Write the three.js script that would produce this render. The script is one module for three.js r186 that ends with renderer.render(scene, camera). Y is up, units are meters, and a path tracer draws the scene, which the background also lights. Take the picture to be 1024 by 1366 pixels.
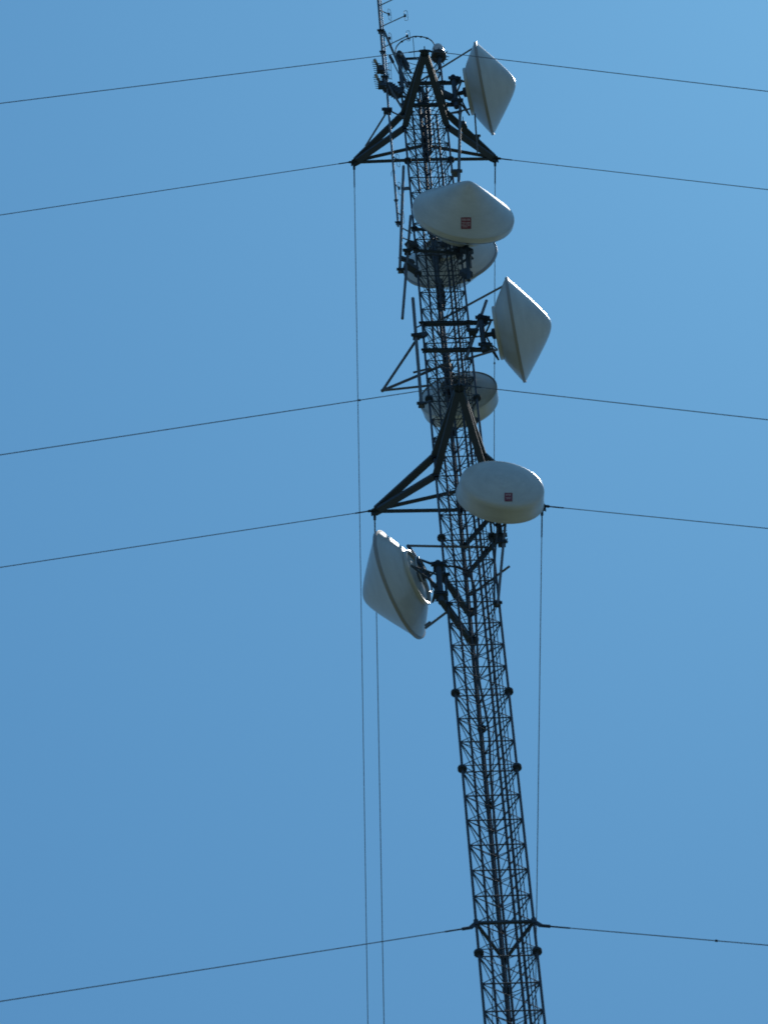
import * as THREE from 'three';
import { mergeGeometries } from 'three/addons/utils/BufferGeometryUtils.js';

// ------------------------------------------------------------------ camera, sky, sun, exposure
// World: the mast stands at the origin, +z points from the mast towards the photographer, metres.
const V = (x, y, z) => new THREE.Vector3(x, y, z);
const PW = 1024, PH = 1366, FOCAL = 5210.6;                       // photograph size and focal length in its pixels
const YAW = THREE.MathUtils.degToRad(2.88), PITCH = THREE.MathUtils.degToRad(56.0425), ROLL = THREE.MathUtils.degToRad(-3.926);
const CAM = V(-5.137, 1.6, 59.421);
const flat = V(Math.sin(YAW), 0, -Math.cos(YAW)), side = V(Math.cos(YAW), 0, Math.sin(YAW)), up0 = V(0, 1, 0);
const fwd = flat.clone().multiplyScalar(Math.cos(PITCH)).addScaledVector(up0, Math.sin(PITCH));
const upv = flat.clone().multiplyScalar(-Math.sin(PITCH)).addScaledVector(up0, Math.cos(PITCH));
const camRight = side.clone().multiplyScalar(Math.cos(ROLL)).addScaledVector(upv, Math.sin(ROLL));
const camUp = side.clone().multiplyScalar(-Math.sin(ROLL)).addScaledVector(upv, Math.cos(ROLL));
const scene = new THREE.Scene();
const camera = new THREE.PerspectiveCamera(2 * THREE.MathUtils.radToDeg(Math.atan(PH / 2 / FOCAL)), PW / PH, 0.5, 9000);
camera.position.copy(CAM);
camera.quaternion.setFromRotationMatrix(new THREE.Matrix4().makeBasis(camRight, camUp, fwd.clone().negate()));
camera.focus = 3000; camera.userData.fStop = 4;                 // lens left at infinity: the mast, about 110 m off, is very slightly soft
camera.updateMatrixWorld(true);

const SUN = V(0.22, 0.895, -0.39).normalize();
const sun = new THREE.DirectionalLight(new THREE.Color(1, 0.96, 0.9), 3.2);
sun.position.copy(SUN).multiplyScalar(200).add(V(0, 90, 0));
sun.target.position.set(0, 90, 0);
sun.castShadow = true;
sun.shadow.mapSize.set(4096, 4096);
Object.assign(sun.shadow.camera, { left: -30, right: 30, top: 45, bottom: -45, near: 1, far: 400 });
scene.add(sun, sun.target);

function makeSky() {                                             // clear air: deep blue, paler round the sun and at the horizon
  const w = 1024, h = 512, d = new Float32Array(w * h * 4);
  for (let j = 0; j < h; j++) for (let i = 0; i < w; i++) {
    const el = ((j + 0.5) / h - 0.5) * Math.PI, az = ((i + 0.5) / w - 0.5) * 2 * Math.PI;
    const x = Math.cos(el) * Math.cos(az), y = Math.sin(el), z = Math.cos(el) * Math.sin(az);
    const ang = THREE.MathUtils.radToDeg(Math.acos(Math.min(1, x * SUN.x + y * SUN.y + z * SUN.z)));
    const g = Math.exp(-ang / 18), hz = Math.exp(-Math.max(0, THREE.MathUtils.radToDeg(el)) / 14), k = (j * w + i) * 4;
    d[k] = 0.052 + 0.155 * g + 0.2 * hz; d[k + 1] = 0.19 + 0.315 * g + 0.24 * hz; d[k + 2] = 0.425 + 0.4 * g + 0.24 * hz; d[k + 3] = 1;
  }
  const t = new THREE.DataTexture(d, w, h, THREE.RGBAFormat, THREE.FloatType);
  t.mapping = THREE.EquirectangularReflectionMapping; t.magFilter = t.minFilter = THREE.LinearFilter; t.wrapS = THREE.RepeatWrapping; t.needsUpdate = true;
  return t;
}
scene.background = scene.environment = makeSky();
const renderer = new THREE.WebGLRenderer({ antialias: true });
renderer.toneMapping = THREE.LinearToneMapping;
renderer.toneMappingExposure = 1;
renderer.shadowMap.enabled = true;
renderer.setSize(767, 1024);

// ------------------------------------------------------------------ helpers
let seed = 11;
const rnd = () => { seed = (seed * 1664525 + 1013904223) >>> 0; return seed / 4294967296; };
function ray(px, py) {
  return fwd.clone().multiplyScalar(FOCAL).addScaledVector(camRight, px - PW / 2).addScaledVector(camUp, PH / 2 - py).normalize();
}
function at(px, py, z) { const r = ray(px, py); return CAM.clone().addScaledVector(r, (z - CAM.z) / r.z); }      // where that sight line meets the upright plane at depth z
function atX(px, py, x) { const r = ray(px, py); return CAM.clone().addScaledVector(r, (x - CAM.x) / r.x); }
function pix(v) { const d = v.clone().sub(CAM), k = FOCAL / d.dot(fwd); return [PW / 2 + k * d.dot(camRight), PH / 2 - k * d.dot(camUp)]; }

const used = {};
function numbered(n) { const k = used[n] = (used[n] ?? -1) + 1; return k ? n + '_' + String(k).padStart(3, '0') : n; }
function thing(name, label, category, base, group) {
  const o = new THREE.Group(); o.name = numbered(name); o.position.copy(base); o.userData = { label, category };
  if (group) o.userData.group = group;
  scene.add(o); o.updateMatrixWorld(true); return o;
}
const shade = m => { m.castShadow = m.receiveShadow = true; return m; };
const UC = new THREE.CylinderGeometry(1, 1, 1, 10), UB = new THREE.BoxGeometry(1, 1, 1), UC6 = new THREE.CylinderGeometry(1, 1, 1, 6);
const YA = V(0, 1, 0);
// a round bar between two world points, as a part of thing o
function bar(o, name, a, b, r, m, geo = UC) {
  const mesh = shade(new THREE.Mesh(geo, m)), d = b.clone().sub(a), L = d.length();
  mesh.name = name; mesh.scale.set(r, L, r); mesh.quaternion.setFromUnitVectors(YA, d.normalize());
  mesh.position.copy(a).add(b).multiplyScalar(0.5).sub(origin(o)); o.add(mesh); return mesh;
}
const origin = o => o.getWorldPosition(V(0, 0, 0));
// a flat-sided beam between two points: w across, h upright
function beam(o, name, a, b, w, h, m) {
  const mesh = shade(new THREE.Mesh(UB, m)), d = b.clone().sub(a), L = d.length(); d.normalize();
  const x = d.clone().cross(YA); if (x.lengthSq() < 1e-6) x.set(1, 0, 0); x.normalize();
  const z = x.clone().cross(d).normalize();
  mesh.quaternion.setFromRotationMatrix(new THREE.Matrix4().makeBasis(x, d, z));
  mesh.name = name; mesh.scale.set(w, L, h); mesh.position.copy(a).add(b).multiplyScalar(0.5).sub(origin(o)); o.add(mesh); return mesh;
}
function channel(o, name, a, b, w, h, m) {                        // U-shaped channel, open to one side
  const d = b.clone().sub(a), L = d.length(); d.normalize();
  const t = Math.min(0.018, w * 0.2);
  const g = mergeGeometries([new THREE.BoxGeometry(w, L, t).translate(0, 0, h / 2 - t / 2), new THREE.BoxGeometry(w, L, t).translate(0, 0, -h / 2 + t / 2), new THREE.BoxGeometry(t, L, h - 2 * t - 0.002).translate(-w / 2 + t / 2, 0, 0)]);
  const mesh = shade(new THREE.Mesh(g, m));
  const x = d.clone().cross(YA).normalize(), z = x.clone().cross(d).normalize();
  mesh.quaternion.setFromRotationMatrix(new THREE.Matrix4().makeBasis(x, d, z));
  mesh.name = name; mesh.position.copy(a).add(b).multiplyScalar(0.5).sub(origin(o)); o.add(mesh); return mesh;
}
function tube(o, name, pts, r, m, n = 0) {
  const og = origin(o), c = new THREE.CatmullRomCurve3(pts.map(p => p.clone().sub(og)));
  const mesh = shade(new THREE.Mesh(new THREE.TubeGeometry(c, n || pts.length * 6, r, 7), m)); mesh.name = name; o.add(mesh); return mesh;
}
function solid(o, name, geo, pos, m, q) {
  const mesh = shade(new THREE.Mesh(geo, m)); mesh.name = name; mesh.position.copy(pos).sub(origin(o)); if (q) mesh.quaternion.copy(q); o.add(mesh); return mesh;
}
const mix = (a, b, t) => a.clone().lerp(b, t);
// U-bolt clamp: a square bracket with two nuts
function clamp(o, pos, s, m, name = 'clamp') {
  const g = mergeGeometries([new THREE.BoxGeometry(s, s * 0.55, s * 0.9), new THREE.BoxGeometry(s * 1.5, s * 0.16, s * 0.3).translate(0, s * 0.15, s * 0.3), new THREE.BoxGeometry(s * 1.5, s * 0.16, s * 0.3).translate(0, -s * 0.15, s * 0.3)]);
  return solid(o, name, g, pos, m);
}

// ------------------------------------------------------------------ materials
function noiseTex(w, h, f, rep) {
  const d = new Uint8Array(w * h * 4), L = [];
  for (const [c, a] of [[4, 0.35], [16, 0.3], [64, 0.2], [256, 0.15]]) { const n = Math.min(c, w), v = new Float32Array(n * n); for (let i = 0; i < v.length; i++) v[i] = rnd(); L.push([n, a, v]); }
  for (let j = 0; j < h; j++) for (let i = 0; i < w; i++) {
    let s = 0;
    for (const [n, a, v] of L) {
      const x = i / w * n, y = j / h * n, x0 = Math.floor(x), y0 = Math.floor(y), fx = x - x0, fy = y - y0, g = (p, q) => v[(q % n) * n + (p % n)];
      s += a * ((g(x0, y0) * (1 - fx) + g(x0 + 1, y0) * fx) * (1 - fy) + (g(x0, y0 + 1) * (1 - fx) + g(x0 + 1, y0 + 1) * fx) * fy);
    }
    const c = f(s), k = (j * w + i) * 4;
    d[k] = c[0]; d[k + 1] = c[1]; d[k + 2] = c[2]; d[k + 3] = 255;
  }
  const t = new THREE.DataTexture(d, w, h); t.colorSpace = THREE.SRGBColorSpace; t.magFilter = THREE.LinearFilter; t.minFilter = THREE.LinearMipmapLinearFilter; t.generateMipmaps = true;
  t.wrapS = t.wrapT = THREE.RepeatWrapping; if (rep) t.repeat.set(rep, rep); t.needsUpdate = true; return t;
}
const std = (r, g, b, rough, metal = 0, extra = {}) => new THREE.MeshStandardMaterial({ color: new THREE.Color().setRGB(r, g, b), roughness: rough, metalness: metal, ...extra });
const steels = [std(0.024, 0.042, 0.06, 0.75), std(0.03, 0.046, 0.066, 0.8), std(0.02, 0.036, 0.054, 0.8)];
const steel = steels[0], galv = std(0.08, 0.09, 0.098, 0.6, 0.15), pipe = std(0.09, 0.1, 0.108, 0.55, 0.2), black = std(0.02, 0.022, 0.025, 0.6), wire = std(0.09, 0.1, 0.11, 0.6, 0.2), alu = std(0.3, 0.31, 0.31, 0.35, 0.6);
const mottled = noiseTex(512, 512, s => { const v = 226 + (s - 0.5) * 44; return [v, v, v - 4]; });
const radomeM = new THREE.MeshPhysicalMaterial({ side: THREE.DoubleSide, color: new THREE.Color().setRGB(0.49, 0.535, 0.53), roughness: 0.42, clearcoat: 0.4, clearcoatRoughness: 0.22, map: mottled });
const backM = radomeM;                                           // reflectors and shrouds carry the same off-white paint as the radomes
const rimM = std(0.2, 0.215, 0.215, 0.5);

// ------------------------------------------------------------------ ground
{
  const t = noiseTex(1024, 1024, s => [100 + (s - 0.5) * 76, 106 + (s - 0.5) * 76, 88 + (s - 0.5) * 60], 160);
  const g = shade(new THREE.Mesh(new THREE.CircleGeometry(3500, 96).rotateX(-Math.PI / 2), new THREE.MeshStandardMaterial({ map: t, roughness: 1 })));
  g.name = 'ground'; g.userData = { kind: 'structure', label: 'dry grassland under the mast', category: 'ground' }; scene.add(g);
}

// ------------------------------------------------------------------ lattice mast
const S = 1.35, HB = 0.96015, GAP = 0.26249, RT = S / Math.sqrt(3);
const legXZ = { L: [-S / 2, RT / 2], R: [S / 2, RT / 2], F: [0, -RT] };
const leg = (k, h) => V(legXZ[k][0], h, legXZ[k][1]);
const J = [70.943, 77.9265, 81.0694, 88.053, 95.0365, 102.0201, 109.0036, 115.987];      // flange joints seen in the photograph
const SEC = 7 * HB + GAP, low = [];
for (let h = J[0] - SEC; h > 0.5; h -= SEC) low.unshift(h);
const joints = [...low, ...J], TOP = J[J.length - 1];
const mast = thing('lattice_mast', 'tall dark triangular steel lattice mast carrying the dishes and antennas', 'mast', V(0, 0, 0));
for (const k of 'LRF') bar(mast, 'leg', leg(k, 0), leg(k, TOP + 0.05), 0.034, steels[1]);
const FL = new THREE.CylinderGeometry(0.118, 0.118, 0.032, 20);
const flangeGeo = mergeGeometries([FL.clone().translate(0, 0.019, 0), FL.clone().translate(0, -0.019, 0), new THREE.CylinderGeometry(0.05, 0.06, 0.16, 12), ...Array.from({ length: 6 }, (_, i) => new THREE.CylinderGeometry(0.014, 0.014, 0.12, 6).translate(0.088 * Math.cos(i * Math.PI / 3), 0, 0.088 * Math.sin(i * Math.PI / 3)))]);
const lower = [], cyl = (a, b, r) => {
  const d = b.clone().sub(a), L = d.length();
  return new THREE.CylinderGeometry(r, r, L, 5).applyMatrix4(new THREE.Matrix4().compose(mix(a, b, 0.5), new THREE.Quaternion().setFromUnitVectors(YA, d.normalize()), V(1, 1, 1)));
};
const faces = [['L', 'R'], ['L', 'F'], ['R', 'F']];
for (let i = 0; i < joints.length; i++) {
  const h0 = i ? joints[i - 1] + GAP / 2 : GAP / 2, h1 = joints[i] - GAP / 2, n = Math.round((h1 - h0) / HB);
  if (n < 1) continue;
  for (const k of 'LRF') solid(mast, 'flange', flangeGeo, leg(k, joints[i]), steels[2]);
  const st = steels[i % 3];
  for (const [p, q] of faces) for (let b = 0; b <= n; b++) {
    const ya = h0 + (h1 - h0) * b / n, yb = h0 + (h1 - h0) * (b + 1) / n;
    const seen = ya > 66.4;
    if (seen) bar(mast, 'girt', leg(p, ya), leg(q, ya), b === 0 ? 0.013 : 0.02, st, UC6); else lower.push(cyl(leg(p, ya), leg(q, ya), 0.02));
    if (b === n) continue;
    for (const [u, v] of [[p, q], [q, p]]) { if (seen) bar(mast, 'diagonal', leg(u, ya), leg(v, yb), 0.0115, st, UC6); else lower.push(cyl(leg(u, ya), leg(v, yb), 0.0115)); }
  }
}
{ const m = shade(new THREE.Mesh(mergeGeometries(lower), steels[0])); m.name = 'lower_lattice'; m.userData.kind = 'stuff'; mast.add(m); }
// waveguide and coax runs clipped inside the lattice
for (const [x, z, r, h] of [[-0.378, 0.2, 0.032, 114], [0.26, 0.12, 0.026, 112], [0.39, 0.1, 0.036, 112.5], [0.47, 0.22, 0.015, 109], [0.55, 0.25, 0.013, 112], [-0.06, -0.64, 0.045, 115], [0.3, -0.05, 0.02, 103]])
  bar(mast, 'waveguide_run', V(x, 0.2, z), V(x, h, z), r, r > 0.03 ? black : steels[2]);
tube(mast, 'waveguide_run', [V(0.05, 0.2, -0.1), V(0.05, 40, -0.1), V(0.05, 78, -0.1), at(651, 970, -0.1), at(643, 930, -0.1), at(637, 893, -0.1), at(636, 850, -0.1), at(628, 760, -0.2), at(615, 640, -0.2), at(596, 470, -0.2), at(588, 400, -0.2), at(575, 250, -0.2), at(566, 140, -0.2)], 0.034, black, 200);
// climbing pegs on the far leg
for (let h = 68; h < 115; h += 0.9) for (const s of [-1, 1]) bar(mast, 'climbing_peg', V(0, h + s * 0.1, -RT), V(s * 0.17, h + s * 0.1, -RT), 0.009, steels[2], UC6);

// ------------------------------------------------------------------ torque arm frames and guy bracket
const frames = [];
for (const [h, r, what] of [[112.136, 2.62, 'upper'], [92.054, 2.7, 'lower']]) {
  const o = thing('torque_arm_frame', what === 'upper' ? 'dark steel three-armed torque frame around the mast just below its top' : 'dark steel three-armed torque frame behind the flat-faced drum dish halfway down', 'torque arm frame', V(0, h, 0));
  const tips = {};
  for (const [k, a, near] of [['N', 0, ['L', 'R']], ['L', -120, ['L', 'F']], ['R', 120, ['R', 'F']]]) {
    const t = THREE.MathUtils.degToRad(a), T = V(r * Math.sin(t), h, r * Math.cos(t)); tips[k] = T;
    const arm = new THREE.Group(); arm.name = 'arm'; o.add(arm); arm.updateMatrixWorld(true);
    for (const l of near) {
      const w = l === 'F' ? 0.1 : 0.2;
      const A = leg(l, h), B = leg(l, h - 0.95), inw = T.clone().multiplyScalar(0.985).setY(h);
      beam(arm, 'chord', mix(inw, A, 0.01), mix(inw, A, 0.985), w, w * 0.5, steel);
      beam(arm, 'brace', mix(inw, B, 0.05).add(V(0, -0.08, 0)), mix(inw, B, 0.985), w * 0.94, w * 0.5, steels[2]);
      solid(arm, 'leg_clamp', new THREE.CylinderGeometry(0.07, 0.07, 0.26, 12), A, steels[2]);
      solid(arm, 'leg_clamp', new THREE.CylinderGeometry(0.07, 0.07, 0.26, 12), B, steels[2]);
    }
    solid(arm, 'tip_plate', new THREE.BoxGeometry(0.22, 0.28, 0.03).rotateY(t + Math.PI / 2), T.clone().setY(h - 0.06), steels[2]);
    solid(arm, 'tip_plate', new THREE.CylinderGeometry(0.13, 0.16, 0.035, 6), T.clone().multiplyScalar(0.975).setY(h - 0.075), steel);
  }
  frames.push({ h, tips });
}
const HBR = 72.02;
{
  const o = thing('guy_bracket', 'steel triangular guy bracket bolted around the bare lattice low on the mast', 'bracket', V(0, HBR, 0));
  for (const [p, q] of faces) beam(o, 'beam', leg(p, HBR), leg(q, HBR), 0.07, 0.065, steel);
  for (const k of 'LRF') {
    const c = leg(k, HBR), d = V(c.x, 0, c.z).normalize();
    beam(o, 'pull_plate', c, c.clone().addScaledVector(d, 0.17).add(V(0, -0.26, 0)), 0.03, 0.1, steels[2]);
    solid(o, 'collar', new THREE.CylinderGeometry(0.06, 0.06, 0.2, 12), c, steels[2]);
  }
}

// ------------------------------------------------------------------ guy wires to the ground anchors, about 90 m out
function guy(T, px, py, az, label, group, marks = []) {
  const n = T.clone().sub(CAM).cross(ray(px, py)).normalize();
  let A;
  if (az !== 180) { const t = THREE.MathUtils.degToRad(az), d = V(Math.sin(t), 0, Math.cos(t)); A = d.multiplyScalar(CAM.dot(n) / d.dot(n)); }
  else { let best = 1e9; for (let a = 160; a < 200; a += 0.002) { const t = THREE.MathUtils.degToRad(a), P = V(90 * Math.sin(t), 0, 90 * Math.cos(t)), e = Math.abs(P.clone().sub(CAM).dot(n)); if (e < best) { best = e; A = P; } } }
  const o = thing('guy_wire', label, 'guy wire', A, group);
  bar(o, 'cable', T, A, 0.0125, wire, UC6);
  const d = A.clone().sub(T).normalize();
  bar(o, 'grip', T.clone().addScaledVector(d, 0.12), T.clone().addScaledVector(d, 0.9), 0.02, steels[2]);
  bar(o, 'shackle', T, T.clone().addScaledVector(d, 0.28), 0.04, steels[2]);
  for (const t of marks) bar(o, 'cable_clamp', T.clone().addScaledVector(d, t), T.clone().addScaledVector(d, t + 0.05), 0.028, steels[2]);
  return o;
}
const [UP, LO] = frames;
const GG = ['guy wires of the upper torque frame', 'guy wires of the lower torque frame', 'guy wires of the low bracket'];
guy(UP.tips.N, 0, 138, -60, 'thin guy wire crossing the dipole pole at the mast top', GG[0], [2.2]);
guy(UP.tips.N, 1024, 122, 60, 'thin guy wire crossing the face of the topmost cone-fronted dish', GG[0]);
guy(UP.tips.L, 0, 287, -60, 'outward guy wire from the upper torque arm tip beside the dipole pole', GG[0]);
guy(UP.tips.R, 1024, 253, 60, 'outward guy wire from the upper torque arm tip below the topmost dish', GG[0]);
guy(UP.tips.L, 490.5, 1366, 180, 'long steep guy wire dropping from the upper arm tip beside the dipole pole', GG[0]);
guy(UP.tips.R, 658.8, 600, 180, 'steep guy wire dropping from the upper arm tip below the topmost dish', GG[0], [7]);
guy(LO.tips.N, 0, 607, -60, 'thin guy wire passing just under the triangular stand-off arm', GG[1], [4.4]);
guy(LO.tips.N, 1024, 560, 60, 'thin guy wire crossing the drum-shaped dish seen from its back', GG[1]);
guy(LO.tips.L, 0, 757, -60, 'outward guy wire from the lower torque arm tip above the lowest dish', GG[1]);
guy(LO.tips.R, 1024, 705, 60, 'outward guy wire emerging from behind the flat-faced drum dish', GG[1]);
guy(LO.tips.L, 512, 1366, 180, 'steep guy wire dropping from the lower arm tip behind the lowest dish', GG[1]);
guy(LO.tips.R, 715.5, 1200, 180, 'steep guy wire dropping from beneath the flat-faced drum dish', GG[1]);
const outB = k => { const c = leg(k, HBR), d = V(c.x, 0, c.z).normalize(); return c.addScaledVector(d, 0.17).add(V(0, -0.26, 0)); };
guy(outB('L'), 0, 1336, -60, 'guy wire from the low bracket that crosses two steep guy wires', GG[2]); guy(outB('R'), 1024, 1261, 60, 'guy wire from the low bracket with a small clamp along it', GG[2], [5.3]);

// ------------------------------------------------------------------ microwave dishes
const lathe = (pts, n = 72) => new THREE.LatheGeometry(pts.map(p => new THREE.Vector2(p[0], p[1])), n);
const coneProfile = (R, round = 0.2, K = 0.81) => { const a = [], c = round * R; for (let i = 0; i <= 28; i++) { const r = R * (1 - i / 28); a.push([Math.max(r, 1e-4), K * Math.sqrt(R * R + c * c) - K * Math.sqrt(r * r + c * c) + 0.03]); } return a; };
const dishes = [];
function dish(type, C, phi, R, label, { radome = radomeM, back = backM, shroud = 0, round = 0.2, slope = 0.81 } = {}) {
  const a = V(Math.cos(phi), 0, Math.sin(phi)), o = thing('microwave_dish', label, 'dish', C);
  o.quaternion.setFromRotationMatrix(new THREE.Matrix4().makeBasis(V(-a.z, 0, a.x), a, V(0, 1, 0)));   // local y = boresight, local z = up
  o.updateMatrixWorld(true);
  const add = (name, g, m) => { const x = shade(new THREE.Mesh(g, m)); x.name = name; o.add(x); return x; };
  if (type === 'cone') {
    const e = shroud;
    add('radome', lathe(coneProfile(R, round, slope)), radome);
    if (e) add('shroud', lathe([[R - 0.02, 0.03], [R + 0.012, 0.025], [R + 0.02, 0.0], [R + 0.02, -e + 0.03], [R + 0.01, -e], [R - 0.03, -e - 0.005]]), radome);
    else add('rim_band', lathe([[R - 0.03, 0.045], [R + 0.025, 0.045], [R + 0.03, 0.035], [R + 0.03, -0.035], [R + 0.025, -0.045], [R - 0.03, -0.045]]), rimM);
    add('reflector', lathe([[R - 0.01, -0.03], [R * 0.95, -0.06 * R], [R * 0.8, -0.155 * R], [R * 0.66, -0.24 * R], [R * 0.56, -0.295 * R], [R * 0.4, -0.345 * R], [R * 0.2, -0.375 * R], [0.001, -0.385 * R]].map(([a, b]) => [a, b - e])), back);
    add('back_ring', lathe([[R * 0.5, -0.3 * R], [R * 0.52, -0.31 * R], [R * 0.52, -0.37 * R], [R * 0.5, -0.378 * R], [R * 0.47, -0.372 * R], [R * 0.47, -0.32 * R]].map(([a, b]) => [a, b - e])), back);
    add('feed_hub', lathe([[0.16, -0.36 * R], [0.16, -0.45 * R], [0.07, -0.47 * R], [0.07, -0.58 * R], [0.001, -0.58 * R]].map(([a, b]) => [a, b - e]), 24), steel);
  } else {
    const D = 0.46;
    const face = []; for (let i = 0; i <= 20; i++) { const r = (R - 0.17) * (1 - i / 20); face.push([Math.max(r, 1e-4), 0.058 + 0.15 * (1 - (r / (R - 0.17)) ** 2)]); }
    add('radome', lathe([[R + 0.004, -0.12], [R, -0.08], [R - 0.012, -0.045], [R - 0.035, -0.012], [R - 0.07, 0.015], [R - 0.115, 0.037], ...face]), radome);
    add('shroud', lathe([[R - 0.004, -0.1], [R + 0.002, -0.12], [R + 0.04, -D + 0.03], [R + 0.045, -D]]), radome);
    add('rim_band', lathe([[R + 0.035, -D + 0.012], [R + 0.055, -D + 0.003], [R + 0.055, -D - 0.035], [R + 0.03, -D - 0.045]]), radome);
    const bp = []; for (let i = 0; i <= 16; i++) { const r = (R + 0.02) * (1 - i / 16); bp.push([Math.max(r, 1e-4), -D - 0.02 - 0.3 * (1 - (r / (R + 0.02)) ** 2)]); }
    add('reflector', lathe(bp), back);
    add('back_ring', lathe([[R * 0.42, -D - 0.24], [R * 0.44, -D - 0.25], [R * 0.44, -D - 0.37], [R * 0.42, -D - 0.375], [R * 0.39, -D - 0.37], [R * 0.39, -D - 0.25]]), back);
    add('feed_hub', lathe([[0.13, -D - 0.3], [0.13, -D - 0.4], [0.06, -D - 0.42], [0.06, -D - 0.52], [0.001, -D - 0.52]], 24), steel);
  }
  o.updateMatrixWorld(true);
  const rec = { o, a, R, C, up: V(0, 1, 0), w: V(-a.z, 0, a.x), type, P: (x, y, z) => o.localToWorld(V(x, y, z)) };
  dishes.push(rec); return rec;
}
// bar in world coordinates hung on a (rotated) dish
function dishBar(d, name, a, b, r, m) {
  const A = d.o.worldToLocal(a.clone()), B = d.o.worldToLocal(b.clone()), v = B.clone().sub(A), mesh = shade(new THREE.Mesh(UC, m));
  mesh.name = name; mesh.scale.set(r, v.length(), r); mesh.quaternion.setFromUnitVectors(YA, v.normalize()); mesh.position.copy(A).lerp(B, 0.5); d.o.add(mesh); return mesh;
}
const rad = THREE.MathUtils.degToRad, Z0 = RT / 2;
const D1 = dish('cone', at(645.5, 118, 0.4), rad(11), 1.5, 'white cone-fronted microwave dish beside the upper torque arms, topmost of the dishes');
const D2 = dish('cone', at(618, 284, 1.25), rad(81), 1.53, 'white cone-fronted microwave dish with a red sticker just below the upper torque arms', { shroud: 0.16, round: 0.09, slope: 0.75 });
const D3 = dish('cone', at(600, 347, -1.55), rad(-76), 1.47, 'white microwave dish seen from its back, directly under the red-stickered cone-fronted dish');
const D4 = dish('cone', at(687.5, 440, 0.4), rad(10), 1.53, 'white cone-fronted microwave dish on two long beams between the two torque frames');
const D5 = dish('drum', at(615.5, 544, -1.95), rad(-77), 1.12, 'white drum-shaped microwave dish seen from its back behind the lower torque arms');
const D6 = dish('drum', at(670, 645, 1.35), rad(82), 1.15, 'white drum-shaped microwave dish with a flat face and small red sticker');
const D7 = dish('cone', at(532.5, 780, 0.3), rad(205), 1.51, 'cone-fronted microwave dish hanging below the lower torque arms, its back ring showing');

// stickers: printed sheets that follow the radome, set on the surface where the photograph shows them
function sticker(d, x0, y0, x1, y1, rows) {
  const cv = document.createElement('canvas'); cv.width = cv.height = 128; const c = cv.getContext('2d');
  c.fillStyle = '#651a24'; c.fillRect(0, 0, 128, 128);
  c.fillStyle = '#94827f';
  for (const [y, h, segs] of rows) for (const [a, b] of segs) c.fillRect(a, y, b - a, h);
  const t = new THREE.CanvasTexture(cv); t.colorSpace = THREE.SRGBColorSpace;
  const rad0 = d.o.children.find(m => m.name === 'radome'); rad0.updateMatrixWorld(true);
  const N = 6, pos = [], uv = [], idx = [], rc = new THREE.Raycaster();
  for (let j = 0; j <= N; j++) for (let i = 0; i <= N; i++) {
    rc.set(CAM, ray(x0 + (x1 - x0) * i / N, y0 + (y1 - y0) * j / N));
    const h = rc.intersectObject(rad0)[0], n = h.face.normal.clone().transformDirection(rad0.matrixWorld); if (n.dot(rc.ray.direction) > 0) n.negate();
    const p = d.o.worldToLocal(h.point.clone().addScaledVector(n, 0.007)); pos.push(p.x, p.y, p.z); uv.push(i / N, 1 - j / N);
    if (i < N && j < N) { const k = j * (N + 1) + i; idx.push(k, k + N + 1, k + 1, k + 1, k + N + 1, k + N + 2); }
  }
  const g = new THREE.BufferGeometry(); g.setAttribute('position', new THREE.Float32BufferAttribute(pos, 3)); g.setAttribute('uv', new THREE.Float32BufferAttribute(uv, 2)); g.setIndex(idx); g.computeVertexNormals();
  const m = shade(new THREE.Mesh(g, new THREE.MeshStandardMaterial({ map: t, roughness: 0.5, side: THREE.DoubleSide }))); m.name = 'sticker'; m.userData.label = 'dark red sticker with rows of faded pale lettering'; d.o.add(m);
}
sticker(D2, 614.5, 290, 628, 305.5, [[14, 24, [[12, 24], [30, 44], [50, 62], [72, 84], [92, 112]]], [54, 8, [[8, 60], [66, 118]]], [70, 8, [[10, 50], [60, 118]]], [86, 8, [[8, 70], [78, 116]]], [102, 8, [[20, 84]]]]);
sticker(D6, 672.5, 657.5, 683, 669, [[16, 28, [[20, 30], [38, 54], [62, 72], [80, 100]]], [66, 10, [[24, 104]]], [84, 10, [[30, 98]]]]);

// ------------------------------------------------------------------ dish mounts: upright pipe, beams to the mast, braces, stiff arms
function mount(label, base) { return thing('dish_mount', label, 'mount', base); }
function ringTubes(d, pipeTop, pipeBot) {                          // tube frame from the back ring to the pipe
  const R = d.R, k = d.type === 'cone' ? [R * 0.5, -0.42 * R] : [R * 0.42, -0.52 - 0.36];
  const q = [[0, 1], [0.87, -0.5], [-0.87, -0.5]].map(([x, z]) => d.P(k[0] * x, k[1], k[0] * z));
  const hi = q[0];
  dishBar(d, 'back_tube', hi, pipeTop, 0.035, steel); dishBar(d, 'back_tube', q[1], mix(pipeTop, pipeBot, 0.6), 0.03, steel); dishBar(d, 'back_tube', q[2], mix(pipeTop, pipeBot, 0.6), 0.03, steel);
  dishBar(d, 'back_tube', q[1], mix(pipeTop, pipeBot, 0.25), 0.028, steel); dishBar(d, 'back_tube', q[2], mix(pipeTop, pipeBot, 0.25), 0.028, steel);
}
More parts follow.
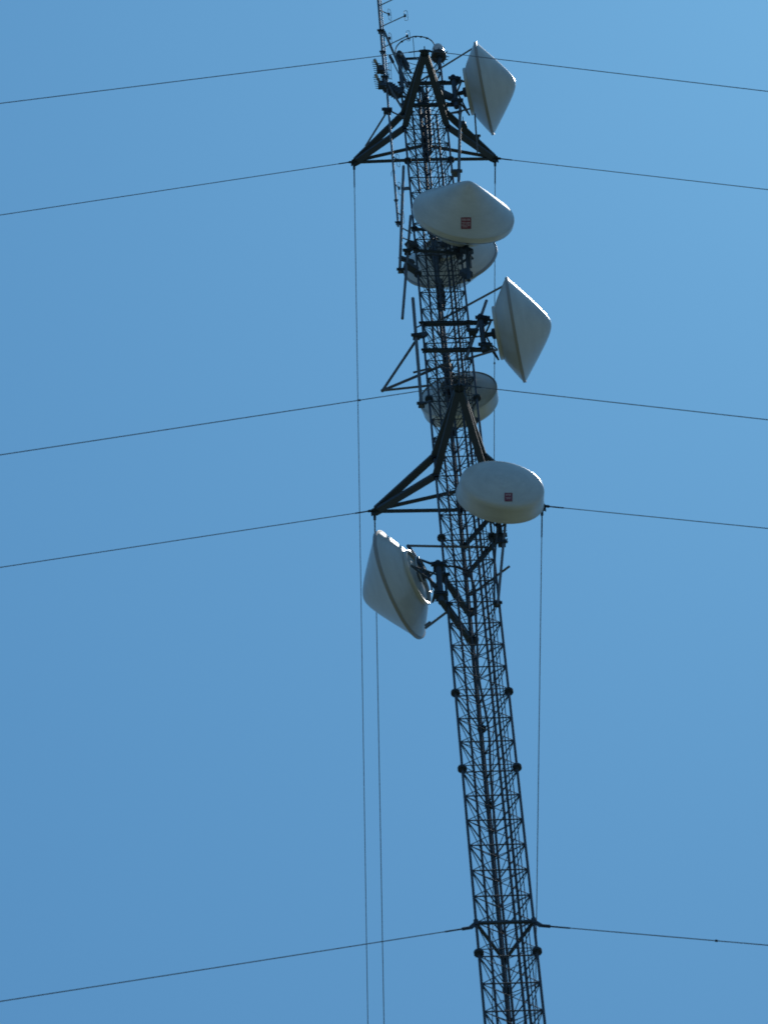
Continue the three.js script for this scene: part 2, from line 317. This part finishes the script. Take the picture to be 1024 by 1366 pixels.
// the two dishes carried on beams across the near face
for (const [d, yA, yB, px0, px1, ptop, pbot, label] of [
  [D1, 111, 140, 541, 607, [604, 102], [609, 143], 'steel pipe mount bolted across the mast behind the topmost dish'],
  [D4, 431, 467, 562, 645, [640.5, 421], [647.5, 469], 'steel pipe mount on two long beams holding the dish between the torque frames']]) {
  const z = Z0 + 0.1, pt = at(...ptop, z), pb = at(...pbot, z), o = mount(label, pb);
  const P = [pt, V(pt.x, pb.y, pt.z)];
  bar(o, 'pipe', P[0], P[1], 0.085, steels[2]);
  for (const [yy, xe] of [[yA, px1], [yB, px1 + 3]]) {
    const e = at(xe, yy - 0.5, z - 0.09), s = at(px0 + (yy - yA) * 0.1, yy + 0.5, z - 0.09);
    channel(o, 'beam', s, e, 0.1, 0.11, steel); clamp(o, e.clone().setZ(z), 0.24, steels[2]);
    for (const k of 'LR') clamp(o, leg(k, e.y).setZ(Z0 + 0.03), 0.14, steels[2], 'leg_clamp');
  }
  ringTubes(d, mix(P[0], P[1], 0.12), P[1]);
  for (const [t, s] of [[0.1, 1], [0.85, 1]]) clamp(o, mix(P[0], P[1], t), 0.22, steels[2]);
}
dishBar(D1, 'stiff_arm', at(631, 64, 0.35), at(560, 108, -0.1), 0.03, pipe); dishBar(D1, 'stiff_arm', at(627, 145, 0.55), at(600, 151, Z0), 0.03, pipe);
dishBar(D4, 'stiff_arm', at(670, 382, 0.35), at(574, 434, -0.1), 0.034, pipe); dishBar(D4, 'stiff_arm', at(663, 466.5, 0.6), at(618, 480, Z0 - 0.2), 0.034, pipe);
{ const o = thing('support_pole', 'slanting steel pole crossing the beams of the dish between the torque frames', 'pole', at(623, 476, Z0 + 0.05)); bar(o, 'pole', at(648.5, 401, 0.5), at(622.5, 476, Z0 + 0.03), 0.045, pipe); clamp(o, at(630, 443, Z0 + 0.2), 0.22, steels[2]); beam(o, 'bracket', at(627, 443.5, Z0), at(636, 441, Z0 + 0.2), 0.1, 0.14, steel); }
{ const o = thing('waveguide_jumper', 'black waveguide looping from the mast to the dish on two long beams', 'cable', at(585, 440, 0)); tube(o, 'cable', [at(583, 436, 0), at(586, 446, 0.1), at(594, 450, 0.2), at(610, 451.5, 0.3), at(628, 450, 0.4), at(645, 448, 0.45), at(660, 446.5, 0.5)], 0.026, black, 60); }
{ const o = thing('waveguide_jumper', 'short black cable drooping behind the dish on two long beams', 'cable', at(648, 458, 0.5)); tube(o, 'cable', [at(645, 455, 0.5), at(650, 459, 0.5), at(656, 461, 0.5), at(663, 466, 0.5)], 0.02, black, 30); }

// dishes facing the photographer: D2 in front of the near face, D6 off the right leg
{
  const o = mount('steel pipe mount holding the red-stickered cone-fronted dish off the mast', at(602, 312, Z0 + 0.2));
  const c = D2.P(0, -1.0, 0), t = V(c.x, c.y + 0.85, c.z), b = V(c.x, c.y - 0.95, c.z);
  bar(o, 'pipe', t, b, 0.085, steels[2]);
  for (const k of ['L', 'R']) for (const y of [t.y - 0.25, b.y + 0.25]) { bar(o, 'beam', leg(k, y), V(c.x, y, c.z), 0.05, steel); clamp(o, leg(k, y), 0.15, steels[2], 'leg_clamp'); }
  ringTubes(D2, mix(t, b, 0.1), b);
  for (const q of [0.15, 0.85]) clamp(o, mix(t, b, q), 0.24, steels[2]);
}
{
  const pt = at(669, 690, 0.95), o = mount('steel pipe mount under the drum-shaped dish with the small red sticker', V(pt.x, at(667, 722, 0.95).y, pt.z));
  const c = D6.P(0, -0.95, 0), top = V(c.x, c.y + 0.7, c.z), b = V(c.x, at(672, 726, c.z).y, c.z);
  bar(o, 'pipe', top, b, 0.08, steels[2]);
  for (const y of [mix(top, b, 0.25).y, mix(top, b, 0.85).y]) {
    const F = leg('F', y), E = V(c.x, y, c.z);
    channel(o, 'beam', F, E, 0.1, 0.11, steel); clamp(o, E, 0.24, steels[2]); clamp(o, leg('R', y), 0.16, steels[2], 'leg_clamp'); clamp(o, F, 0.16, steels[2], 'leg_clamp');
  }
  ringTubes(D6, mix(top, b, 0.15), b);
  for (let i = 0; i < 5; i++) bar(o, 'u_bolt', mix(top, b, 0.72 + i * 0.06), mix(top, b, 0.72 + i * 0.06).add(V(0.2, 0, 0.02)), 0.012, steels[2], UC6);
  dishBar(D6, 'stiff_arm', at(679, 755.5, 0.7), at(627, 794, -0.4), 0.032, pipe);
}
{ const o = thing('side_pole', 'slim steel pole clamped to the mast leg below the small red-stickered drum dish', 'pole', at(664, 807, Z0 + 0.08)); bar(o, 'pole', at(674, 694, 0.75), at(663.5, 807, Z0 + 0.1), 0.038, pipe); clamp(o, at(663, 806, Z0 + 0.06), 0.17, steels[2]); clamp(o, at(669, 725, 0.65), 0.2, steels[2]); }
{ const o = thing('hanging_cable', 'black cable hanging beside the slim pole under the flat-faced drum dish', 'cable', at(659, 800, Z0 + 0.1)); tube(o, 'cable', [at(664, 694, 0.8), at(662, 715, 0.7), at(660, 740, 0.6), at(659, 770, 0.55), at(659, 803, Z0 + 0.08)], 0.028, black, 40); }

// D7 on beams running from the far leg past the near one
{
  const F2L = leg('L', 0).sub(leg('F', 0)).setY(0).normalize(), q = leg('L', 0).addScaledVector(F2L, 0.36);
  const pt = at(583.5, 750, q.z), pb = at(587, 804, q.z), P = [V(q.x, pt.y, q.z), V(q.x, pb.y, q.z)];
  const o = mount('steel pipe mount on two heavy beams holding the dish below the lower torque arms', P[1]);
  bar(o, 'pipe', P[0], P[1], 0.085, steels[2]);
  for (const y of [P[0].y - 0.2, P[1].y + 0.3]) {
    const F = leg('F', y).addScaledVector(F2L, -0.12), E = V(q.x, y, q.z), s = F2L.clone().cross(YA).multiplyScalar(0.06);
    channel(o, 'beam', F.clone().add(s), E.clone().add(s), 0.14, 0.15, steel); clamp(o, E, 0.26, steels[2]); clamp(o, leg('L', y), 0.18, steels[2], 'leg_clamp'); clamp(o, leg('F', y), 0.2, steels[2], 'leg_clamp');
  }
  ringTubes(D7, mix(P[0], P[1], 0.1), P[1]);
  for (let i = 0; i < 6; i++) bar(o, 'u_bolt', mix(P[0], P[1], 0.72 + i * 0.05), mix(P[0], P[1], 0.72 + i * 0.05).add(V(-0.19, 0, 0.02)), 0.011, steels[2], UC6);
  dishBar(D7, 'stiff_arm', at(543.5, 728, 0.5), at(650, 730, 0.1), 0.034, pipe);
  dishBar(D7, 'stiff_arm', at(544, 728, 0.5), at(588, 796, q.z), 0.05, steel);
  dishBar(D7, 'stiff_arm', at(567, 838, 0.25), at(595, 817, Z0), 0.034, pipe); dishBar(D7, 'stiff_arm_end', at(568, 835.5, 0.25), at(574, 831, 0.28), 0.06, pipe);
  const ring = shade(new THREE.Mesh(new THREE.TorusGeometry(0.5, 0.025, 8, 40).rotateX(Math.PI / 2), alu)); ring.name = 'feed_loop'; ring.position.set(0, -0.47 * D7.R, 0); D7.o.add(ring);
}
{ const o = thing('waveguide_jumper', 'black waveguide arching into the mast from the dish below the lower torque arms', 'cable', at(592, 756, 0.3)); tube(o, 'cable', [at(572, 770, 0.45), at(580, 762, 0.45), at(592, 756, 0.3), at(606, 756, 0.2), at(620, 762, 0.1), at(630, 775, 0), at(634, 795, -0.1), at(635, 830, -0.1), at(636, 850, -0.1)], 0.03, black, 80); }

// D3 and D5 on the far leg
for (const [d, y0, y1, label] of [[D3, 318, 410, 'steel pipe mount on the far leg carrying the dish seen from its back'], [D5, 470, 566, 'steel pipe mount on the far leg behind the lower torque arms']]) {
  const z = -RT - 0.28, c = d.type === 'cone' ? d.P(0, -0.42 * d.R - 0.2, 0) : d.P(0, -1.05, 0);
  const t = at(0, 0, z), P = [V(0.03, d.C.y + 1.3, z), V(0.03, d.C.y - 1.25, z)];
  const o = mount(label, P[1]);
  bar(o, 'pipe', P[0], P[1], 0.085, steels[2]);
  for (const y of [P[0].y - 0.5, P[1].y + 0.5]) { beam(o, 'bracket', leg('F', y), V(0.03, y, z), 0.14, 0.14, steel); clamp(o, V(0.03, y, z), 0.26, steels[2]); }
  ringTubes(d, mix(P[0], P[1], 0.2), P[1]);
}
{
  const o = thing('leg_bracket', 'dark cluster of clamps and braces on the mast leg in front of the back-turned dish', 'bracket', at(622, 372, Z0 + 0.1));
  beam(o, 'bracket', at(617, 332, Z0 + 0.1), at(628, 337, Z0 + 0.12), 0.16, 0.2, steels[2]); beam(o, 'bracket', at(617, 362, Z0 + 0.1), at(626, 368, Z0 + 0.1), 0.18, 0.24, steels[2]);
  bar(o, 'pipe', at(622, 322, Z0 + 0.16), at(625, 374, Z0 + 0.16), 0.06, steels[2]); bar(o, 'brace', at(627, 343, Z0 + 0.2), at(628, 357, Z0 + 0.2), 0.03, galv); bar(o, 'brace', at(612, 352, Z0), at(622, 346, Z0 + 0.2), 0.04, steel); bar(o, 'brace', at(612, 326, Z0), at(630, 345, Z0 + 0.1), 0.04, steel);
}
// coax bundles taped to the far leg above each mount
for (const [a, b, label] of [[[586, 376], [590, 411], 'thick bundle of black coax dangling inside the mast below the back-turned dish'], [[594, 470], [602, 527], 'thick bundle of black coax strapped to the mast above the lower torque arms'], [[566, 118], [572, 205], 'thick bundle of black coax strapped to the mast between the upper torque arms']]) {
  const z = -RT + 0.12, A = at(...a, z), B = at(...b, z), o = thing('coax_bundle', label, 'cable bundle', B);
  for (let i = 0; i < 6; i++) { const t = i / 6 * 2 * Math.PI, off = V(0.075 * Math.cos(t), 0, 0.075 * Math.sin(t)); const pts = []; for (let k = 0; k <= 5; k++) pts.push(mix(A, B, k / 5).add(off).add(V((rnd() - 0.5) * 0.08, 0, (rnd() - 0.5) * 0.08))); tube(o, 'coax', pts, 0.034, black, 30); }
  for (let k = 1; k < 5; k++) solid(o, 'strap', new THREE.CylinderGeometry(0.13, 0.13, 0.04, 14), mix(A, B, k / 5), steels[2]);
}

// ------------------------------------------------------------------ slim antenna poles beside the mast
function foldedDipole(o, foot, tip, H) {                            // arm with a tall wire loop at its end
  const arm = bar(o, 'dipole_arm', foot, tip, 0.018, galv);
  const d = tip.clone().sub(foot).setY(0).normalize(), s = d.clone().multiplyScalar(0.055), og = origin(o), pts = [];
  for (let i = 0; i <= 20; i++) { const t = i / 20 * 2 * Math.PI, c = Math.cos(t), y = Math.sign(Math.sin(t)) * Math.pow(Math.abs(Math.sin(t)), 0.35) * H / 2, x = Math.sign(c) * Math.pow(Math.abs(c), 0.35); pts.push(tip.clone().addScaledVector(s, x + 0.6).add(V(0, y, 0)).sub(og)); }
  const loop = shade(new THREE.Mesh(new THREE.TubeGeometry(new THREE.CatmullRomCurve3(pts, true), 48, 0.008, 6, true), galv)); loop.name = 'dipole_loop'; o.add(loop);
  solid(o, 'feed_block', new THREE.BoxGeometry(0.07, 0.09, 0.07), tip, steels[2]);
}
{
  const z = 0.75, b = at(514, 118, z), o = thing('dipole_array_antenna', 'tall pole with folded dipole loops rising past the beacon at the mast top', 'antenna', b);
  const P = y => V(b.x, at(511, y, z).y, z);
  bar(o, 'pole', b, P(-60), 0.042, galv); bar(o, 'feed_line', b.clone().add(V(0.085, 0.3, 0.02)), P(-60).add(V(0.085, 0, 0.02)), 0.022, pipe);
  for (const [y, px, py, zz] of [[36, 540, 21, z + 0.12], [64, 543, 48, z + 0.12], [8, 537, -7, z + 0.12], [-20, 534, -36, z + 0.12]]) foldedDipole(o, P(y), at(px, py, zz), 0.72);
  for (const [y, px, py] of [[13, 518.5, 19], [46, 519.5, 51]]) foldedDipole(o, P(y), at(px, py, z - 0.25), 0.8);
  clamp(o, P(42), 0.16, steels[2]); clamp(o, P(70), 0.13, steels[2]); clamp(o, P(104), 0.17, steels[2]);
}
{ const o = thing('pole_brace', 'slanting pipe bracing the dipole pole to the mast top', 'brace', at(543, 115, 0.42)); bar(o, 'brace', at(512.5, 42, 0.75), at(544, 116, 0.42), 0.04, galv); bar(o, 'brace', at(514, 108, 0.75), at(541, 152, 0.42), 0.035, galv); bar(o, 'brace', at(516, 146, 0.72), at(541, 158, 0.42), 0.026, galv); bar(o, 'brace', at(487.5, 195, 0.1), at(513.5, 153, 0.7), 0.03, galv); clamp(o, at(516, 148, 0.72), 0.22, steels[2]); }
{
  const z = 0.72, b = at(531, 302, z), o = thing('dipole_array_antenna', 'slim pole with small folded dipole loops crossing the upper torque arms', 'antenna', b), P = y => V(b.x, at(520, y, z).y, z);
  bar(o, 'pole', b, P(118), 0.034, galv);
  for (const [y, px, py] of [[208, 529.5, 213.5], [245, 532, 251], [283, 535.5, 288]]) foldedDipole(o, P(y), at(px, py, z - 0.1), 0.78);
  tube(o, 'feed_line', [P(226), P(230).add(V(-0.07, 0, 0)), P(235).add(V(-0.08, 0, 0))], 0.008, black);
  clamp(o, P(150), 0.15, steels[2]); clamp(o, P(298), 0.12, steels[2]); clamp(o, P(268), 0.09, steels[2]);
}
function slant(label, a, b, r, extra) { const A = at(...a), B = at(...b), o = thing('side_pole', label, 'pole', B); bar(o, 'pole', A, B, r, galv); if (extra) extra(o, A, B); return o; }
slant('straight pole hanging beside the dipole loops, clamped below the upper torque arms', [538, 222, 0.6], [533, 363, 0.75], 0.045, (o, A, B) => {
  beam(o, 'bracket', at(537, 252, 0.62), at(546, 251, Z0), 0.09, 0.07, galv); clamp(o, at(534.5, 361, 0.75), 0.17, steels[2]); bar(o, 'bracket', at(534, 303, 0.7), at(549, 311, Z0), 0.02, galv); bar(o, 'bracket', at(534, 316, 0.7), at(550, 323, Z0), 0.02, galv); beam(o, 'bracket', at(533.5, 344, 0.72), at(551, 350, Z0), 0.12, 0.12, steel); });
slant('bare slanting pole whose lower end hangs free beside the back-turned dish', [547.5, 288, 0.55], [536.5, 425, 0.7], 0.042, o => { beam(o, 'bracket', at(544, 326, 0.6), at(554, 328, Z0), 0.2, 0.2, steels[2]); clamp(o, at(543.5, 336, 0.62), 0.2, steels[2]); beam(o, 'bracket', at(541, 352, 0.62), at(556, 362, Z0), 0.2, 0.2, steel); });
slant('upright pole clamped beside the triangular stand-off arm', [550.5, 398, 0.7], [562, 542, 0.7], 0.05, o => { beam(o, 'bracket', at(554.5, 449, 0.7), at(568, 446, Z0), 0.16, 0.13, steels[2]); clamp(o, at(555, 449, 0.72), 0.2, steels[2]); clamp(o, at(562, 540, 0.7), 0.18, steels[2]); bar(o, 'bracket', at(562, 540, 0.7), at(574, 535, Z0), 0.035, steel); bar(o, 'bracket', at(555, 437, 0.7), at(565, 432, Z0), 0.022, galv); });
{
  const z = 0.3, T = at(510, 521, z), o = thing('stand_off_arm', 'triangular pipe stand-off arm reaching out from the mast between the torque frames', 'arm', T);
  for (const [px, py, zz, r] of [[555.5, 453, 0.65, 0.04], [598, 484, -0.1, 0.042], [575, 514, Z0, 0.034]]) bar(o, 'tube', T, at(px, py, zz), r, galv);
  bar(o, 'tube', at(551, 497, 0.35), at(575, 491, Z0), 0.032, galv);
  solid(o, 'end_cap', new THREE.SphereGeometry(0.055, 12, 8), T, galv);
}
{ const o = thing('drop_pole', 'upright pole rising behind the red-stickered cone-fronted dish', 'pole', at(611, 244, Z0 + 0.15)); const b = at(611.5, 246, 0.95), t = at(613.5, 142, 0.6); bar(o, 'pole', t, b, 0.046, galv); clamp(o, at(608.5, 231, 0.85), 0.24, galv); clamp(o, at(613, 150, 0.62), 0.12, galv); bar(o, 'bracket', at(600, 151, Z0), at(613, 150, 0.62), 0.03, galv); }
{ const o = thing('drop_pole', 'short thin rod hanging under the topmost dish onto the torque arm', 'rod', at(636, 203, 0)); bar(o, 'rod', at(633, 152, 0.35), at(636.5, 203, -0.2), 0.028, galv); clamp(o, at(635.3, 183, -0.1), 0.17, steels[2]); }
{ const o = thing('obstruction_lamp', 'small dark unlit lamp perched on the upper torque arm beside the upright pole', 'lamp', at(616, 172, 0.2)); solid(o, 'lens', lathe([[0.001, 0.16], [0.05, 0.13], [0.085, 0.04], [0.09, -0.06], [0.09, -0.14]], 20), at(617.5, 165, 0.2), black); solid(o, 'base', new THREE.CylinderGeometry(0.11, 0.12, 0.1, 16), at(617.5, 165, 0.2).add(V(0, -0.19, 0)), steels[2]); bar(o, 'spike', at(617.5, 165, 0.2), at(617, 156, 0.2), 0.014, steels[2]); }

// ------------------------------------------------------------------ mast head: beacon, yagis, panel, equipment
{
  const b = V(0.3, TOP + 0.02, 0.2), c = at(585, 76, 0.35), o = thing('beacon_lamp', 'round dark beacon with a clear glass dome standing on the mast top', 'lamp', V(c.x, TOP, c.z));
  const B = V(c.x, c.y, c.z);
  bar(o, 'post', V(c.x - 0.02, TOP - 0.7, c.z), B, 0.05, steel); bar(o, 'post', leg('R', TOP - 0.3), B.clone().add(V(0.1, 0, 0)), 0.03, steel); bar(o, 'post', leg('L', TOP - 0.05), B.clone().add(V(-0.1, 0, 0)), 0.028, steel);
  solid(o, 'base_plate', lathe([[0.001, -0.08], [0.2, -0.06], [0.25, 0.0], [0.25, 0.1], [0.2, 0.14], [0.001, 0.14]], 28), B, black);
  solid(o, 'lens', lathe([[0.2, 0.14], [0.19, 0.3], [0.2, 0.5], [0.17, 0.66], [0.1, 0.75], [0.001, 0.78]], 28), B, new THREE.MeshPhysicalMaterial({ color: new THREE.Color().setRGB(0.5, 0.47, 0.45), roughness: 0.15, transmission: 0.35, thickness: 0 }));
  for (let i = 0; i < 12; i++) { const t = i / 12 * 2 * Math.PI; bar(o, 'bird_spike', B.clone().add(V(0.22 * Math.cos(t), 0.02, 0.22 * Math.sin(t))), B.clone().add(V(0.34 * Math.cos(t), 0.07 * (i % 3), 0.34 * Math.sin(t))), 0.016, steels[2], UC6); }
}
{ const o = thing('coax_loop', 'thin stiff cable arching over the mast top to the beacon', 'cable', at(527, 68, 0.4)); tube(o, 'cable', [at(527, 70, 0.5), at(529, 62, 0.5), at(536, 55, 0.5), at(545, 51, 0.5), at(553, 48.5, 0.5), at(562, 49, 0.5), at(570, 51, 0.45), at(576, 55, 0.4), at(580, 62, 0.35)], 0.02, black, 60); for (const [x, y] of [[536, 55.5], [545, 51.5], [554, 49], [561, 49.2], [569, 51]]) clamp(o, at(x, y, 0.5), 0.06, black, 'cable_tie'); bar(o, 'drop_wire', at(550.5, 50, 0.5), at(552.8, 78, 0.4), 0.012, steels[2], UC6); bar(o, 'foot', at(527, 70, 0.5), at(535, 84, 0.45), 0.02, steels[2]); }
function yagi(label, a, b, z) {
  const A = at(...a, z + 0.5), B = at(...b, z), o = thing('yagi_antenna', label, 'antenna', B, undefined), d = B.clone().sub(A);
  bar(o, 'boom', A, B, 0.045, galv); bar(o, 'boom_tip', A, mix(A, B, 0.2), 0.055, alu);
  for (let i = 0; i < 6; i++) { const c = mix(A, B, 0.25 + i * 0.14), L = 0.14 + i * 0.022; bar(o, 'element', c.clone().add(V(-L, -0.02, 0.05)), c.clone().add(V(L, 0.02, -0.05)), 0.012, steels[2], UC6); }
  solid(o, 'feed_box', new THREE.BoxGeometry(0.2, 0.34, 0.16), mix(A, B, 0.68), steels[2]);
  bar(o, 'bracket', mix(A, B, 0.75), at(514, mix(A, B, 0).y ? (a[1] + b[1]) / 2 + 8 : 0, 0.75), 0.03, galv);
}
yagi('small yagi antenna with a pale boom tip on the dipole pole, upper of two', [499, 79], [510, 99], 0.7);
yagi('small dark yagi antenna on the dipole pole, lower of two', [500.5, 99], [512, 120], 0.7);
{
  const A = at(532, 71, 0.45), B = at(543, 90, 0.25), o = thing('panel_antenna', 'dark oblong panel antenna tilted beside the mast top', 'antenna', B), d = B.clone().sub(A), L = d.length();
  const g = new THREE.CapsuleGeometry(0.16, L * 0.75, 8, 18).scale(1, 1, 0.7);
  solid(o, 'radome', g, mix(A, B, 0.5), steels[2], new THREE.Quaternion().setFromUnitVectors(YA, d.clone().normalize()));
  bar(o, 'bracket', mix(A, B, 0.5), at(548, 97, 0.4), 0.035, steel); bar(o, 'bracket', mix(A, B, 0.2), at(535, 105, 0.45), 0.045, steel); bar(o, 'bracket', at(533, 90, 0.5), at(537, 118, 0.45), 0.06, steel); solid(o, 'bolt_plate', new THREE.BoxGeometry(0.07, 0.07, 0.07), at(535, 73.5, 0.62), alu);
}
{
  const A = at(515, 115, 0.6), B = at(534, 127, 0.45), o = thing('amplifier_box', 'dark finned amplifier housing slung beside the dipole pole at the mast top', 'box', B), d = B.clone().sub(A), L = d.length();
  const q = new THREE.Quaternion().setFromUnitVectors(V(1, 0, 0), d.normalize());
  solid(o, 'housing', new THREE.BoxGeometry(L, 0.3, 0.26), mix(A, B, 0.5), steels[2], q);
  for (let i = 0; i < 5; i++) solid(o, 'fin', new THREE.BoxGeometry(0.02, 0.36, 0.3), mix(A, B, 0.15 + i * 0.17), steel, q);
  bar(o, 'bracket', mix(A, B, 0.9), at(543, 131, Z0), 0.04, steel); bar(o, 'bracket', mix(A, B, 0.05), at(514, 113, 0.75), 0.04, steel);
}
{ const o = thing('amplifier_box', 'dark rounded housing tucked under the beam of the topmost dish', 'box', at(594, 128, 0.5)); solid(o, 'housing', new THREE.CapsuleGeometry(0.13, 0.32, 6, 14), at(595, 127, 0.5), steels[2], new THREE.Quaternion().setFromEuler(new THREE.Euler(0.2, 0, 0.9))); bar(o, 'bracket', at(591, 124, 0.45), at(599, 130, 0.5), 0.05, steel); bar(o, 'bracket', at(598, 130, 0.5), at(607, 131, Z0 + 0.1), 0.035, steel); }
{ const o = thing('whip_antenna', 'thin leaning whip antenna with side elements between dipole pole and panel antenna', 'antenna', at(531, 97, 0.5)); bar(o, 'whip', at(521, 77, 0.6), at(531, 97, 0.5), 0.02, galv); bar(o, 'head', at(520, 75, 0.6), at(524, 83, 0.58), 0.05, steel); bar(o, 'bracket', at(531, 97, 0.5), at(543, 112, 0.42), 0.022, galv); for (const [y0, y1] of [[84, 106]]) for (const x of [518, 521]) bar(o, 'element', at(x, y0, 0.7), at(x + 1, y1, 0.7), 0.009, galv, UC6); bar(o, 'element', at(514, 86, 0.75), at(524, 82, 0.6), 0.012, galv, UC6); bar(o, 'element', at(514, 104, 0.75), at(522, 105, 0.7), 0.012, galv, UC6); bar(o, 'element', at(514, 92, 0.75), at(521, 94, 0.7), 0.012, galv, UC6); }

renderer.render(scene, camera);
